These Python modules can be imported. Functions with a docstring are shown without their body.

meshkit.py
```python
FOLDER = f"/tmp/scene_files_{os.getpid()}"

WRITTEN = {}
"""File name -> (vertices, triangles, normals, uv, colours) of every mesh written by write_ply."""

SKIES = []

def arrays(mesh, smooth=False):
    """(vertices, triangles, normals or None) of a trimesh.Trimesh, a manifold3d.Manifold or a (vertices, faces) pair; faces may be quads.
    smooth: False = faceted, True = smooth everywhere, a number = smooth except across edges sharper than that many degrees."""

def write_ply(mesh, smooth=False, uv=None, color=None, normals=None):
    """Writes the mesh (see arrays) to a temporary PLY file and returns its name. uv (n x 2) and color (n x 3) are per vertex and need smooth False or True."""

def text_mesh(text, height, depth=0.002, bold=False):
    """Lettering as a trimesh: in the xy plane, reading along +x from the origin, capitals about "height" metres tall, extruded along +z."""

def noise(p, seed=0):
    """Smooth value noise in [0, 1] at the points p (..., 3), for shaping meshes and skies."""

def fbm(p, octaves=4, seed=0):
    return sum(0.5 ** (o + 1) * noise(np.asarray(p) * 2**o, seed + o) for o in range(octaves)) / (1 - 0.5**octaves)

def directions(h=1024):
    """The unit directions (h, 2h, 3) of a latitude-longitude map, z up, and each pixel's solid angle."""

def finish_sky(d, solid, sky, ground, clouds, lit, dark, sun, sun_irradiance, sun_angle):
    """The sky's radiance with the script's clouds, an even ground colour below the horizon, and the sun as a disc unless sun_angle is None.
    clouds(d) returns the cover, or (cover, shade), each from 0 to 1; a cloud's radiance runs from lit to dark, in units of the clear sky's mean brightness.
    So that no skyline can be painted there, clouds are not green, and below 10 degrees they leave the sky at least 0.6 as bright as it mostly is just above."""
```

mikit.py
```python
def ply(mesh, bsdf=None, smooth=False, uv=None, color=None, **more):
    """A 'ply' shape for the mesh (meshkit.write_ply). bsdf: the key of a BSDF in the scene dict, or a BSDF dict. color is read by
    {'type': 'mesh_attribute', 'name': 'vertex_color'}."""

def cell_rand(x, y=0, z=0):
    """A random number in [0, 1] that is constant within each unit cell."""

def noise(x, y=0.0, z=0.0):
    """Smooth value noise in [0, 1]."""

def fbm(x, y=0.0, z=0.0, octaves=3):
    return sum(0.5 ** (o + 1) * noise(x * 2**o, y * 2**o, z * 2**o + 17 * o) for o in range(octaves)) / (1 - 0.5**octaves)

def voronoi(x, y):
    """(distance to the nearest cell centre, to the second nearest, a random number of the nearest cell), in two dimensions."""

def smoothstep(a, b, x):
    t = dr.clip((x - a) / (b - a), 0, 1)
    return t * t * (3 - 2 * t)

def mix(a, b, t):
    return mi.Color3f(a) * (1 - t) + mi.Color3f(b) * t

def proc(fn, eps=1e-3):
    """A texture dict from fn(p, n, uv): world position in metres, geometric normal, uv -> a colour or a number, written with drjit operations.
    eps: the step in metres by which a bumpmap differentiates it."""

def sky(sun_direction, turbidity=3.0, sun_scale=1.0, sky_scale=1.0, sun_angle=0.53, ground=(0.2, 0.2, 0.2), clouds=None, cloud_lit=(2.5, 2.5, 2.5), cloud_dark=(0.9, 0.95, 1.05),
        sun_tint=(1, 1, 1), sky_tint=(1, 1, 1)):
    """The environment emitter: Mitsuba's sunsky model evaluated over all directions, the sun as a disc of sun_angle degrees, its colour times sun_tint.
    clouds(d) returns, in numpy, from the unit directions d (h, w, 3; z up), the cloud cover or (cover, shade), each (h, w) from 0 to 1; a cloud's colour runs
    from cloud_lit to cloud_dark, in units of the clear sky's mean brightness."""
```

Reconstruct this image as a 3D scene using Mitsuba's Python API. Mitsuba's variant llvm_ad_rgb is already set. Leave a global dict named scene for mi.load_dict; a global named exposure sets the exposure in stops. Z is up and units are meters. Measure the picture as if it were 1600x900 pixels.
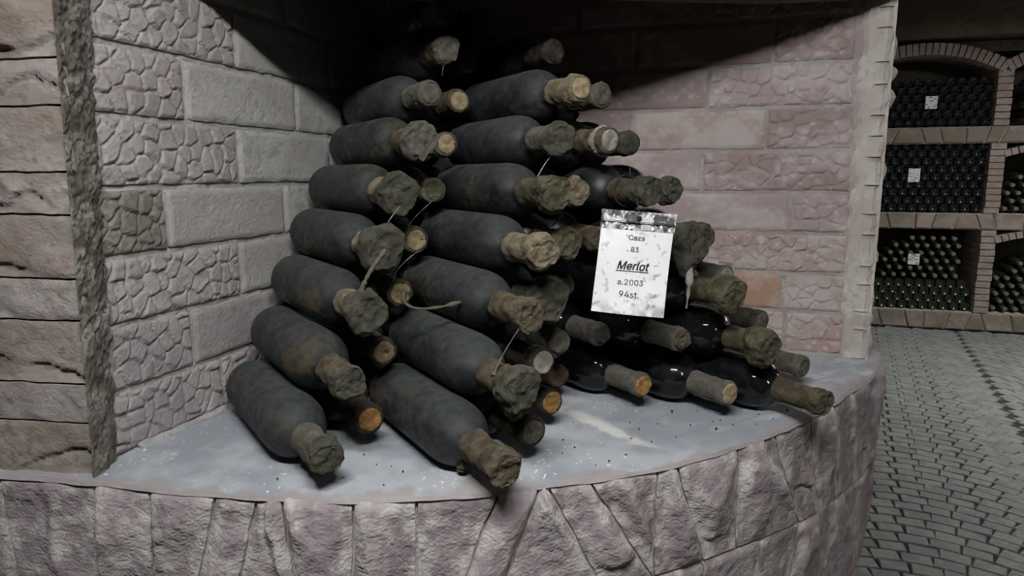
import math, random
import numpy as np
import trimesh
import drjit as dr
import mitsuba as mi
import mikit, meshkit
from mikit import fbm, noise, smoothstep, mix, voronoi
from scipy.interpolate import CubicSpline
from scipy.spatial import cKDTree

random.seed(5)
rng = np.random.default_rng(5)
T = mi.ScalarTransform4f
scene, labels = {'type': 'scene'}, {}
Z0 = 0.95                      # height of the shelf slab above the cellar floor
exposure = 0.0

# ------------------------------------------------------------------ camera and light
CAM = np.array([0.6595, -1.3061, Z0 + 0.3217])
FWD = np.array([-0.29433, 0.94161, -0.16354])
UPV = np.array([-0.04684, 0.15671, 0.98653])
scene['camera'] = {'type': 'perspective', 'fov': 73.92, 'fov_axis': 'x', 'near_clip': 0.02, 'far_clip': 60.0,
                   'to_world': T().look_at(origin=CAM.tolist(), target=(CAM + FWD).tolist(), up=UPV.tolist())}
KEY_POS, KEY_SIZE, KEY_L = (0.62, -1.26, Z0 + 0.86), (0.60, 0.035), 200.0      # the lamp over the niche
LAMPS = [((3.1, 2.9, 2.45), 125.0), ((0.2, 3.0, 2.80), 10.0), ((3.4, -2.2, 2.80), 14.0)]     # further lamps along the passage
KEY_RGB, LAMP_RGB = (1.0, 0.995, 0.98), (1.0, 0.97, 0.90)


def lp(L, c):
    return {'type': 'area', 'radiance': {'type': 'rgb', 'value': [L * x for x in c]}}


# ------------------------------------------------------------------ materials
def mat(name, color, rough=0.9, spec=0.25, bump=None, bscale=0.001, **more):
    base = {'type': 'rgb', 'value': list(color)} if isinstance(color, tuple) else color
    b = {'type': 'principled', 'base_color': base, 'roughness': rough, 'specular': spec, **more}
    if bump is not None:
        b = {'type': 'bumpmap', 'arbitrary': mikit.proc(bump, eps=7e-4), 'scale': bscale, 'bsdf': b}
    scene[name] = {'type': 'twosided', 'bsdf': b}


def tex(a, b, c, s, seed=0.0, lo=0.38, hi=0.62, fine=6.0, cw=0.7):
    def fn(p, n, uv):
        k = fbm(p.x * s + seed, p.y * s, p.z * s, 3)
        f = fbm(p.x * s * fine, p.y * s * fine + seed, p.z * s * fine, 3)
        col = mix(a, b, smoothstep(lo, hi, k * 0.7 + f * 0.3))
        return mix(col, c, smoothstep(0.55, 0.74, f * 0.75 + k * 0.25) * cw)
    return mikit.proc(fn)


def grit(s):
    return lambda p, n, uv: fbm(p.x * s, p.y * s, p.z * s, 3)


g300, g120 = grit(300.0), grit(120.0)
g_rock = lambda p, n, uv: fbm(p.x * 110, p.y * 110, p.z * 110, 4) * .7 + .3 * fbm(p.x * 420, p.y * 420, p.z * 420, 2)
mat('m_brick_mauve', tex((.315, .28, .285), (.385, .355, .35), (.235, .22, .205), 14), bump=g300, bscale=.0018)
mat('m_brick_grey', tex((.36, .345, .335), (.43, .42, .405), (.30, .285, .27), 12, 3.0), bump=g300, bscale=.0018)
mat('m_brick_dark', tex((.17, .158, .135), (.25, .235, .20), (.13, .12, .10), 18, 7.0), bump=g300, bscale=.0018)
mat('m_brick_pink', tex((.42, .345, .335), (.51, .44, .43), (.57, .51, .50), 16, 1.0), bump=g300, bscale=.0018)
mat('m_brick_rose', tex((.36, .275, .265), (.46, .385, .38), (.54, .48, .475), 13, 5.0), bump=g300, bscale=.0018)
mat('m_brick_orange', tex((.44, .28, .20), (.49, .35, .29), (.50, .42, .38), 22, 9.0), bump=g300, bscale=.0018)
mat('m_brick_pale', tex((.52, .46, .44), (.42, .31, .29), (.58, .53, .51), 18, 2.0), bump=g300, bscale=.0018)
mat('m_mortar', tex((.33, .33, .315), (.43, .425, .41), (.20, .19, .175), 30, 4.0), bump=g300, bscale=.0018)
mat('m_mortar_pink', tex((.36, .31, .305), (.44, .42, .41), (.26, .235, .225), 26, 6.0), bump=g300, bscale=.0018)
mat('m_dirty', tex((.105, .095, .08), (.26, .245, .22), (.06, .058, .045), 34, 2.0, .40, .62, cw=.9), bump=g120, bscale=.002)
mat('m_pillar_a', tex((.26, .215, .185), (.34, .30, .275), (.19, .165, .135), 15, 1.5), bump=g_rock, bscale=.0028)
mat('m_pillar_b', tex((.28, .235, .22), (.36, .33, .315), (.22, .185, .16), 12, 8.5), bump=g_rock, bscale=.0028)
mat('m_facing_a', tex((.33, .29, .295), (.47, .435, .435), (.60, .575, .56), 17, 2.5), bump=g_rock, bscale=.0028)
mat('m_facing_b', tex((.35, .295, .30), (.48, .44, .435), (.58, .55, .53), 20, 6.5), bump=g_rock, bscale=.0028)
mat('m_facing_mortar', tex((.40, .375, .36), (.50, .475, .455), (.28, .26, .25), 30, 1.5), bump=g300, bscale=.0015)
scene['m_split'] = {'type': 'twosided', 'bsdf': {'type': 'bumpmap', 'arbitrary': mikit.proc(g_rock, eps=7e-4), 'scale': .0042, 'bsdf': {
    'type': 'principled', 'base_color': {'type': 'mesh_attribute', 'name': 'vertex_color'}, 'roughness': .9, 'specular': .2}}}
mat('m_block', tex((.52, .475, .43), (.62, .585, .54), (.42, .37, .34), 16, 2.2), bump=g300, bscale=.0015)


def slab_color(p, n, uv):
    k, f = fbm(p.x * 7, p.y * 7, 3.0, 4), fbm(p.x * 40, p.y * 40, 1.0, 3)
    col = mix((.27, .295, .33), (.40, .425, .46), smoothstep(.36, .64, k * .7 + f * .3))
    fleck = smoothstep(.90, .94, noise(p.x * 260, p.y * 200, 2.0)) * smoothstep(.50, .66, fbm(p.x * 9, p.y * 9, 8.0, 2))
    streak = smoothstep(.62, .75, fbm(p.x * 14 + p.y * 10, (p.x - p.y) * 55, 5.0, 3)) * smoothstep(.45, .7, fbm(p.x * 3, p.y * 3, 11.0, 2))
    al, ac = (p.x - .45) * .794 - (p.y + .41) * .608, (p.x - .45) * .608 + (p.y + .41) * .794      # a smear of whitewash
    smear = smoothstep(.017, .004, dr.abs(ac + (f - .5) * .02)) * smoothstep(-.02, .01, al) * smoothstep(.21, .12, al) * smoothstep(.30, .55, f)
    col = mix(mix(mix(col, (.62, .64, .65), streak * .45), (.66, .66, .62), smear * .8), (.72, .72, .70), fleck)
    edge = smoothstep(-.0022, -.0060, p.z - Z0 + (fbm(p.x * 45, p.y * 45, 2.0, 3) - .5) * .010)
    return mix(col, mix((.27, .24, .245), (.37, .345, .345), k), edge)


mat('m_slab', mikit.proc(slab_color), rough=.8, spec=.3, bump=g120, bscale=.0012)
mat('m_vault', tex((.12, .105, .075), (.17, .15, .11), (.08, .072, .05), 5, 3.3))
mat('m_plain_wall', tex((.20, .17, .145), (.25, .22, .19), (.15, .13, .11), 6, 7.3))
mat('m_cobble_a', tex((.20, .215, .22), (.25, .265, .265), (.30, .31, .30), 18, 1.1), rough=.62, spec=.4, bump=g120, bscale=.001)
mat('m_cobble_b', tex((.18, .20, .205), (.23, .245, .25), (.28, .29, .285), 18, 4.4), rough=.62, spec=.4, bump=g120, bscale=.001)
mat('m_cobble_c', tex((.215, .22, .22), (.255, .25, .245), (.30, .295, .29), 18, 7.7), rough=.62, spec=.4, bump=g120, bscale=.001)
mat('m_joint', tex((.035, .038, .04), (.055, .058, .06), (.08, .08, .08), 40, 1.0))
mat('m_rack_stone', tex((.25, .21, .185), (.35, .31, .285), (.40, .30, .285), 4, 1.9, fine=5))
mat('m_rack_stone_b', tex((.22, .19, .155), (.31, .28, .25), (.36, .28, .25), 4, 4.9, fine=5))
mat('m_rack_brick', tex((.30, .235, .215), (.36, .31, .29), (.42, .37, .34), 9, 2.9))
mat('m_rack_mortar', tex((.36, .33, .30), (.42, .39, .36), (.30, .27, .24), 12, 2.9))
mat('m_rack_dark', tex((.07, .06, .048), (.10, .09, .07), (.05, .045, .035), 4, 2.9))


# glass under dust: dust lies thickest on what faces up, in patches
def dust(lo, hi, glass, dusty, patch, pw):
    def color(p, n, uv):
        k = fbm(p.x * 28, p.y * 28, p.z * 28, 3)
        f = fbm(p.x * 120, p.y * 120, p.z * 120, 3)
        w = dr.clip(lo + (hi - lo) * (0.5 + 0.5 * n.z) + (k - .5) * 1.1 + (f - .5) * 1.2, 0, 1.4)
        col = mix(glass, dusty, w)
        q = fbm(p.x * 17 + 5, p.y * 17, p.z * 17 + 9, 3)
        return mix(col, patch, smoothstep(.55, .72, q * .7 + f * .3) * pw)

    def rough(p, n, uv):
        k = fbm(p.x * 28, p.y * 28, p.z * 28, 3)
        return dr.clip((.40 if lo >= 0 else .22) + .45 * (lo + (hi - lo) * (0.5 + 0.5 * n.z)) + (k - .5) * .5, .12, .95)
    return mikit.proc(color), (mikit.proc(rough) if lo > -.1 else mikit.proc(lambda p, n, uv: dr.clip(.06 + .5 * (fbm(p.x * 40, p.y * 40, p.z * 40, 3) - .50), .05, .4)))


def glass_mat(name, *a, spec=.5):
    c, r = dust(*a)
    mat(name, c, rough=r, spec=spec)


glass_mat('m_glass_dusty', .0, 1.05, (.008, .009, .010), (.030, .034, .034), (.060, .045, .028), 1.0)
glass_mat('m_glass_grey', .0, 1.1, (.008, .009, .011), (.033, .037, .039), (.055, .044, .030), .75)
glass_mat('m_glass_half', -.09, .7, (.006, .0065, .0075), (.029, .032, .0335), (.045, .036, .026), .40)
glass_mat('m_glass_clean', -.10, .22, (.006, .0064, .0072), (.021, .0235, .025), (.03, .03, .03), .10)
CAPS = {}
for nm, a, b, c in (('brown', (.12, .095, .065), (.22, .185, .135), (.075, .06, .042)), ('dark', (.06, .052, .042), (.115, .10, .08), (.035, .03, .025)),
                    ('straw', (.25, .205, .135), (.40, .345, .24), (.16, .125, .08)), ('grey', (.17, .155, .125), (.25, .235, .20), (.11, .10, .08)),
                    ('mould', (.095, .095, .072), (.165, .16, .125), (.07, .066, .048)), ('olive', (.105, .10, .062), (.20, .185, .12), (.06, .055, .035)),
                    ('pale', (.34, .31, .26), (.52, .49, .43), (.20, .175, .14)), ('orange', (.30, .15, .05), (.46, .27, .11), (.11, .085, .06)),
                    ('red', (.17, .095, .075), (.26, .17, .135), (.10, .065, .05)), ('cork', (.40, .31, .18), (.53, .44, .29), (.24, .175, .095))):
    kf = {'orange': .8, 'cork': .62, 'pale': .62}.get(nm, .50)
    a, b, c = (tuple(q * kf for q in t) for t in (a, b, c))
    mat('m_' + nm, tex(a, b, c, 210 if nm in ('orange', 'cork') else 95, len(nm) * 1.7, .40, .62, fine=4.5), rough=.95, spec=.1, bump=grit(700.0), bscale=.0012)
mat('m_web', (.30, .29, .26), rough=1.0)
mat('m_web_dark', (.11, .10, .075), rough=1.0)
mat('m_string', (.05, .045, .04))
mat('m_ink', (.03, .03, .03))


def paper_color(p, n, uv):
    u, v = p.x * 60, (p.z - Z0) * 60
    b = smoothstep(.60, .78, fbm(u * 1.3 + v * .4, v * 1.3 - u * .3, 4.0, 4)) * smoothstep(.50, .75, fbm(u * .35 + 7, v * .35, 9.0, 2))
    low = smoothstep(.175, .150, p.z - Z0) * smoothstep(.47, .68, fbm(u * .9, v * .9, 1.0, 3))
    s = smoothstep(.70, .80, fbm(u * 2.6 + v, v * 2.6 - u, 3.0, 2)) * .8
    return mix((.93, .94, .95), (.22, .215, .20), dr.clip(b * .40 + low * .55 + s * .45, 0, .85))


mat('m_paper', mikit.proc(paper_color), rough=.45, spec=.5)
mat('m_zip', mikit.proc(lambda p, n, uv: mix((.14, .13, .135), (.62, .64, .66), smoothstep(.50, .62, fbm(p.x * 120 + p.z * 25, p.z * 60, 2.0, 3)))), rough=.22, spec=.9)
scene['m_film'] = {'type': 'thindielectric', 'int_ior': 1.15}
mat('m_card', mikit.proc(lambda p, n, uv: mix((.72, .75, .78), (.25, .26, .28), smoothstep(.55, .70, fbm(p.x * 55, 3.0, p.z * 75, 3)))), rough=.5)
mat('m_rack_glass', (.010, .011, .0135), rough=.16, spec=.6)
mat('m_rack_glass_green', (.020, .026, .016), rough=.22, spec=.6)
mat('m_rack_cap', (.16, .155, .135), rough=.5)
mat('m_metal', (.55, .55, .53), rough=.5, metallic=.5)


# ------------------------------------------------------------------ naming
taken = {}


def numbered(key):
    k = taken.get(key, -1) + 1
    taken[key] = k
    return key if k == 0 else f'{key}_{k:03d}'


def add(name, mesh, m, smooth=True, parent=None, **more):
    key = numbered(f'{parent}__{name}' if parent else name)
    scene[key] = mikit.ply(mesh, m, smooth=smooth, **more) if not isinstance(mesh, dict) else {**mesh, 'bsdf': {'type': 'ref', 'id': m}, **more}
    return key


def tag(key, label, cat=None, group=None, kind=None):
    labels[key] = {k: v for k, v in (('label', label), ('category', cat), ('group', group), ('kind', kind)) if v}


def box(x0, x1, y0, y1, z0, z1):
    b = trimesh.creation.box((x1 - x0, y1 - y0, z1 - z0))
    b.apply_translation(((x0 + x1) / 2, (y0 + y1) / 2, (z0 + z1) / 2))
    return b


# ------------------------------------------------------------------ surfaces with relief
def sheet(P, N, h, back):
    """A slab whose front is the grid P pushed out by h along N, with sides going back."""
    nv, nu = h.shape
    front = (P + N * h[..., None]).reshape(-1, 3)
    i = np.arange(nv * nu).reshape(nv, nu)
    a, b, c, d = i[:-1, :-1].ravel(), i[:-1, 1:].ravel(), i[1:, 1:].ravel(), i[1:, :-1].ravel()
    F = [np.c_[a, b, c], np.c_[a, c, d]]
    ring = np.r_[i[0, :-1], i[:-1, -1], i[-1, :0:-1], i[:0:-1, 0]]
    edge, rear = front[ring], (P - N * back).reshape(-1, 3)[ring]
    n, m = len(front), len(ring)
    k, k1 = np.arange(m), (np.arange(m) + 1) % m
    F += [np.c_[n + k, n + m + k, n + k1], np.c_[n + k1, n + m + k, n + m + k1]]
    return trimesh.Trimesh(np.vstack([front, edge, rear]), np.vstack(F), process=False)


def rim(U, V, w, h, r):
    """1 inside a w x h rectangle, falling to 0 at its border over r."""
    e = np.minimum(np.minimum(U, w - U), np.minimum(V, h - V))
    t = np.clip(e / r, 0, 1)
    return t * (2 - t)


def nz(U, V, s, seed, o=4):
    return meshkit.fbm(np.stack([U * s + seed * 3.71, V * s + seed * 1.37, np.full_like(U, seed * 7.3)], -1), o) - .5


def scales(U, V, w, h, seed, cell=.0215, depth=.0036):
    """Stamped plates with grooves between them."""
    r = np.random.default_rng(seed)
    nx, ny = max(2, round(w / cell)), max(2, round(h / cell))
    gx, gy = np.meshgrid((np.arange(-1, nx + 1) + .5) * w / nx, (np.arange(-1, ny + 1) + .5) * h / ny)
    pts = np.c_[gx.ravel(), gy.ravel()] + r.uniform(-.46, .46, (gx.size, 2)) * [w / nx, h / ny]
    Uw, Vw = U + nz(U, V, 60, seed, 2) * .009, V + nz(U, V, 60, seed + 9, 2) * .009
    q = np.c_[Uw.ravel(), Vw.ravel()]
    d, i = cKDTree(pts).query(q, k=2)
    gap = ((d[:, 1] - d[:, 0]) / 2).reshape(U.shape)
    t = np.clip(gap / .0030, 0, 1)
    off = q - pts[i[:, 0]]
    tilt = r.normal(0, .06, (len(pts), 2)) + [0, -.10]
    slope = (off * tilt[i[:, 0]]).sum(1).reshape(U.shape)
    lift = r.uniform(-.0007, .0007, len(pts))[i[:, 0]].reshape(U.shape)
    return -depth * (1 - t * (2 - t)) + (slope + lift) * t + nz(U, V, 200, seed) * .0008


def rock(U, V, w, h, seed, amp=.012, ledge=True, gu=.26, gv=.26, fine=1.0):
    """A split stone face: chiselled facets, a broken ledge, fine roughness."""
    r = np.random.default_rng(seed)
    wu, wv = nz(U, V, 26, seed, 3) * .03, nz(U, V, 26, seed + 3, 3) * .03
    z = np.full(U.shape, 9.0)
    for _ in range(7):
        cx, cy = r.uniform(0, w), r.uniform(0, h)
        g = r.normal(0, 1, 2) * [gu, gv]
        z = np.minimum(z, amp * r.uniform(.75, 1.15) + g[0] * (U + wu - cx) + g[1] * (V + wv - cy))
    z = np.clip(z, -.3 * amp, 1.2 * amp)
    if ledge:
        line = h * r.uniform(.12, .32) + nz(U, V, 18, seed + 5, 3) * .05 + (U - w / 2) * r.normal(0, .12)
        t = np.clip((V - line) / .004 + .5, 0, 1)
        z = z * (.35 + .65 * t) - (1 - t) * .004 - .004 * np.exp(-((V - line) / .0022) ** 2) * np.clip(nz(U, V, 14, seed + 6, 2) * 7 + .55, 0, 1)
    return z + nz(U, V, 32, seed + 1) * .008 * fine + nz(U, V, 160, seed + 2, 3) * .0020 * fine


def flat_stone(x0, x1, z0, z1, f, origin, ex, n, step=.004, back=.02, r=.006, off=0.0):
    """A stone on a plane: x along ex from origin, z up, f(U, V, w, h) its relief."""
    w, h = x1 - x0, z1 - z0
    nu, nv = max(3, int(w / step) + 1), max(3, int(h / step) + 1)
    U, V = np.meshgrid(np.linspace(0, w, nu), np.linspace(0, h, nv))
    P = np.asarray(origin) + (x0 + U)[..., None] * ex + (z0 + V)[..., None] * np.array([0, 0, 1.0])
    wob = (nz(P[..., 0] + P[..., 1], P[..., 2], 45, 3) * .004)[..., None]
    e = rim(U, V, w, h, r)
    P = P + wob * np.array([0, 0, 1.0]) * (1 - e)[..., None]
    return sheet(P, np.broadcast_to(n, P.shape), off + f(U, V, w, h) * (.25 + .75 * e) - (1 - e) * r * .55, back)


X, Y, Z = np.eye(3)
# ------------------------------------------------------------------ floor
FL = [(.3, 6), (.9, 5.5)]
tag(add('floor', box(-4, 6.5, -4.2, 5.6, -.06, -.008), 'm_joint', False), 'grey cobbled cellar floor laid in arcs with dark joints', kind='structure')


def cobble(seed):
    r = np.random.default_rng(seed)
    a, b = .0468 + r.uniform(-.002, .001), .0325 + r.uniform(-.002, .001)
    lo = np.array([(-a, -b), (a, -b), (a, b), (-a, b)]) + r.uniform(-.003, .003, (4, 2))
    hi = lo * [.93, .90]
    v = np.vstack([np.c_[lo, [-.02] * 4], np.c_[lo, [-.004] * 4], np.c_[hi, r.uniform(-.0012, .0012, 4)], [[0, 0, .0012]]])
    f = []
    for k in range(4):
        k1 = (k + 1) % 4
        f += [[k, k1, 4 + k1], [k, 4 + k1, 4 + k], [4 + k, 4 + k1, 8 + k1], [4 + k, 8 + k1, 8 + k], [8 + k, 8 + k1, 12]]
    return trimesh.Trimesh(v, f, process=False)


cob = [cobble(k) for k in range(8)]
cob_ply = [mikit.ply(c, smooth=False) for c in cob]
places = []
ROT = math.radians(-9)
ca, sa = math.cos(ROT), math.sin(ROT)
WCOL, RAD = 1.04, .70
for col in range(-4, 6):
    xc = 1.42 + col * WCOL
    for n in range(-70, 110):
        y0 = n * .0685 + (.03 if col % 2 else 0)
        half = math.asin((WCOL / 2 - .012) / RAD)
        m = round(2 * half * RAD / .0975)
        for k in range(m):
            t = -half + (k + .5 + (.5 if n % 2 else 0) * (1 if k < m - 1 else 0) - (.25 if n % 2 else 0)) * 2 * half / m
            x, y = xc + RAD * math.sin(t), y0 - RAD * (1 - math.cos(t))
            wx, wy = 1.42 + ca * (x - 1.42) - sa * (y - 1.4), 1.4 + sa * (x - 1.42) + ca * (y - 1.4)
            if -.3 < wx < 5.2 and -1.6 < wy < 5.02 and not (wx < 1.02 and wy < .45):
                sx = 2 * half * RAD / m / .0975
                places.append((wx, wy, -t + ROT, sx, 1 / max(.80, math.cos(t) ** .5)))


def seen(x, y):
    d = np.array([x, y, 0]) - CAM
    z = d @ FWD
    right = np.cross(FWD, UPV)
    return (abs(d @ right / z) < .77 and abs(d @ UPV / z) < .44 and d @ right / z > .47, z) if z > 0 else (False, 9)


order = sorted(range(len(places)), key=lambda i: (not seen(*places[i][:2])[0], seen(*places[i][:2])[1]))
rest = []
for q, i in enumerate(order):
    x, y, a, sx, sy = places[i]
    M = T().translate([x, y, rng.uniform(-.0012, .0012)]).rotate([0, 0, 1], math.degrees(a)).scale([sx, .97, 1])
    if q < 290:
        add('cobblestone', cob_ply[i % 8], ('m_cobble_a', 'm_cobble_b', 'm_cobble_a', 'm_cobble_c')[(i * 7 + i // 5) % 4], parent='floor', to_world=M)
    else:
        c = cob[i % 8].copy()
        c.apply_transform(np.array(M.matrix))
        rest.append(c)
k = add('cobble_field', trimesh.util.concatenate(rest), 'm_cobble_a', False, 'floor')
tag(k, 'farther grey cobblestones of the cellar floor', kind='stuff')

# ------------------------------------------------------------------ the shelf slab and its stone facing
PATH = np.array([(-.75, -.905), (-.45, -.854), (-.2, -.8135), (.045, -.775), (.138, -.766), (.235, -.747), (.338, -.720), (.457, -.660), (.581, -.577), (.724, -.419),
                 (.809, -.285), (.857, -.189), (.900, -.10), (.925, -.03), (.945, .06), (.955, .30)])
SD = np.r_[0, np.cumsum(np.linalg.norm(np.diff(PATH, axis=0), axis=1))]
CS = CubicSpline(SD, PATH)


def path(s):
    p, t = CS(s), CS(s, 1)
    t /= np.linalg.norm(t, axis=-1, keepdims=True)
    return p, np.stack([t[..., 1], -t[..., 0]], -1)


s_ = np.linspace(.55, SD[-1] - .02, 220)
pe, pn = path(s_)
rad = np.r_[np.linspace(0, .93, 60), np.linspace(.94, .998, 16), np.linspace(.999, 1.003, 5)]
core = np.stack([pe[:, 0] * np.clip((1.05 - s_) / .25, 0, 1), 0 * s_], -1)
G = core + rad[:, None, None] * (pe - core)
over = np.clip((rad - .952) / .048, 0, 1)[:, None]
skirt = np.clip((rad - .998) / .005, 0, 1)[:, None]
zz = Z0 - .0055 * over ** 2.0 - .004 * skirt + (meshkit.fbm(np.concatenate([G * 14, np.zeros_like(G[..., :1])], -1), 4) - .5) * .004 - .001
zz = zz + (meshkit.fbm(np.concatenate([G * 60, np.zeros_like(G[..., :1])], -1), 2) - .5) * .0012
G = G * (1 + over[..., None] * .010 * (meshkit.fbm(np.stack([G[..., 0] * 26, G[..., 1] * 26, zz * 40], -1), 4) - .5)[..., None])
SL = np.concatenate([G, zz[..., None]], -1)
SL = SL[:, ::1]
nv, nu = zz.shape
i = np.arange(nv * nu).reshape(nv, nu)
a, b, c, d = i[:-1, :-1].ravel(), i[:-1, 1:].ravel(), i[1:, 1:].ravel(), i[1:, :-1].ravel()
slab_top = trimesh.Trimesh(SL.reshape(-1, 3), np.vstack([np.c_[a, c, b], np.c_[a, d, c]]), process=False)
tag(add('ledge', slab_top, 'm_slab'), 'bluish grey rendered shelf slab with rounded front edge under the bottle pile', kind='structure')


def ring(s0, s1, z0, z1, off, thick=.02, n=90):
    s = np.linspace(s0, s1, n)
    p, nn = path(s)
    o, q = p + nn * off, p + nn * (off - thick)
    poly = np.vstack([o, q[::-1]])
    from shapely.geometry import Polygon
    m = trimesh.creation.extrude_polygon(Polygon(poly), z1 - z0)
    m.apply_translation((0, 0, z0))
    return m


tag(add('wall_ledge', ring(0, SD[-1], Z0 - .37, Z0 - .0065, -.0052, .05), 'm_facing_mortar', False), 'curved front of the shelf faced with rough split stones', kind='structure')
add('pier', ring(0, SD[-1], -.005, Z0 - .37, -.075, .05), 'm_plain_wall', False, 'wall_ledge')


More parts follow.
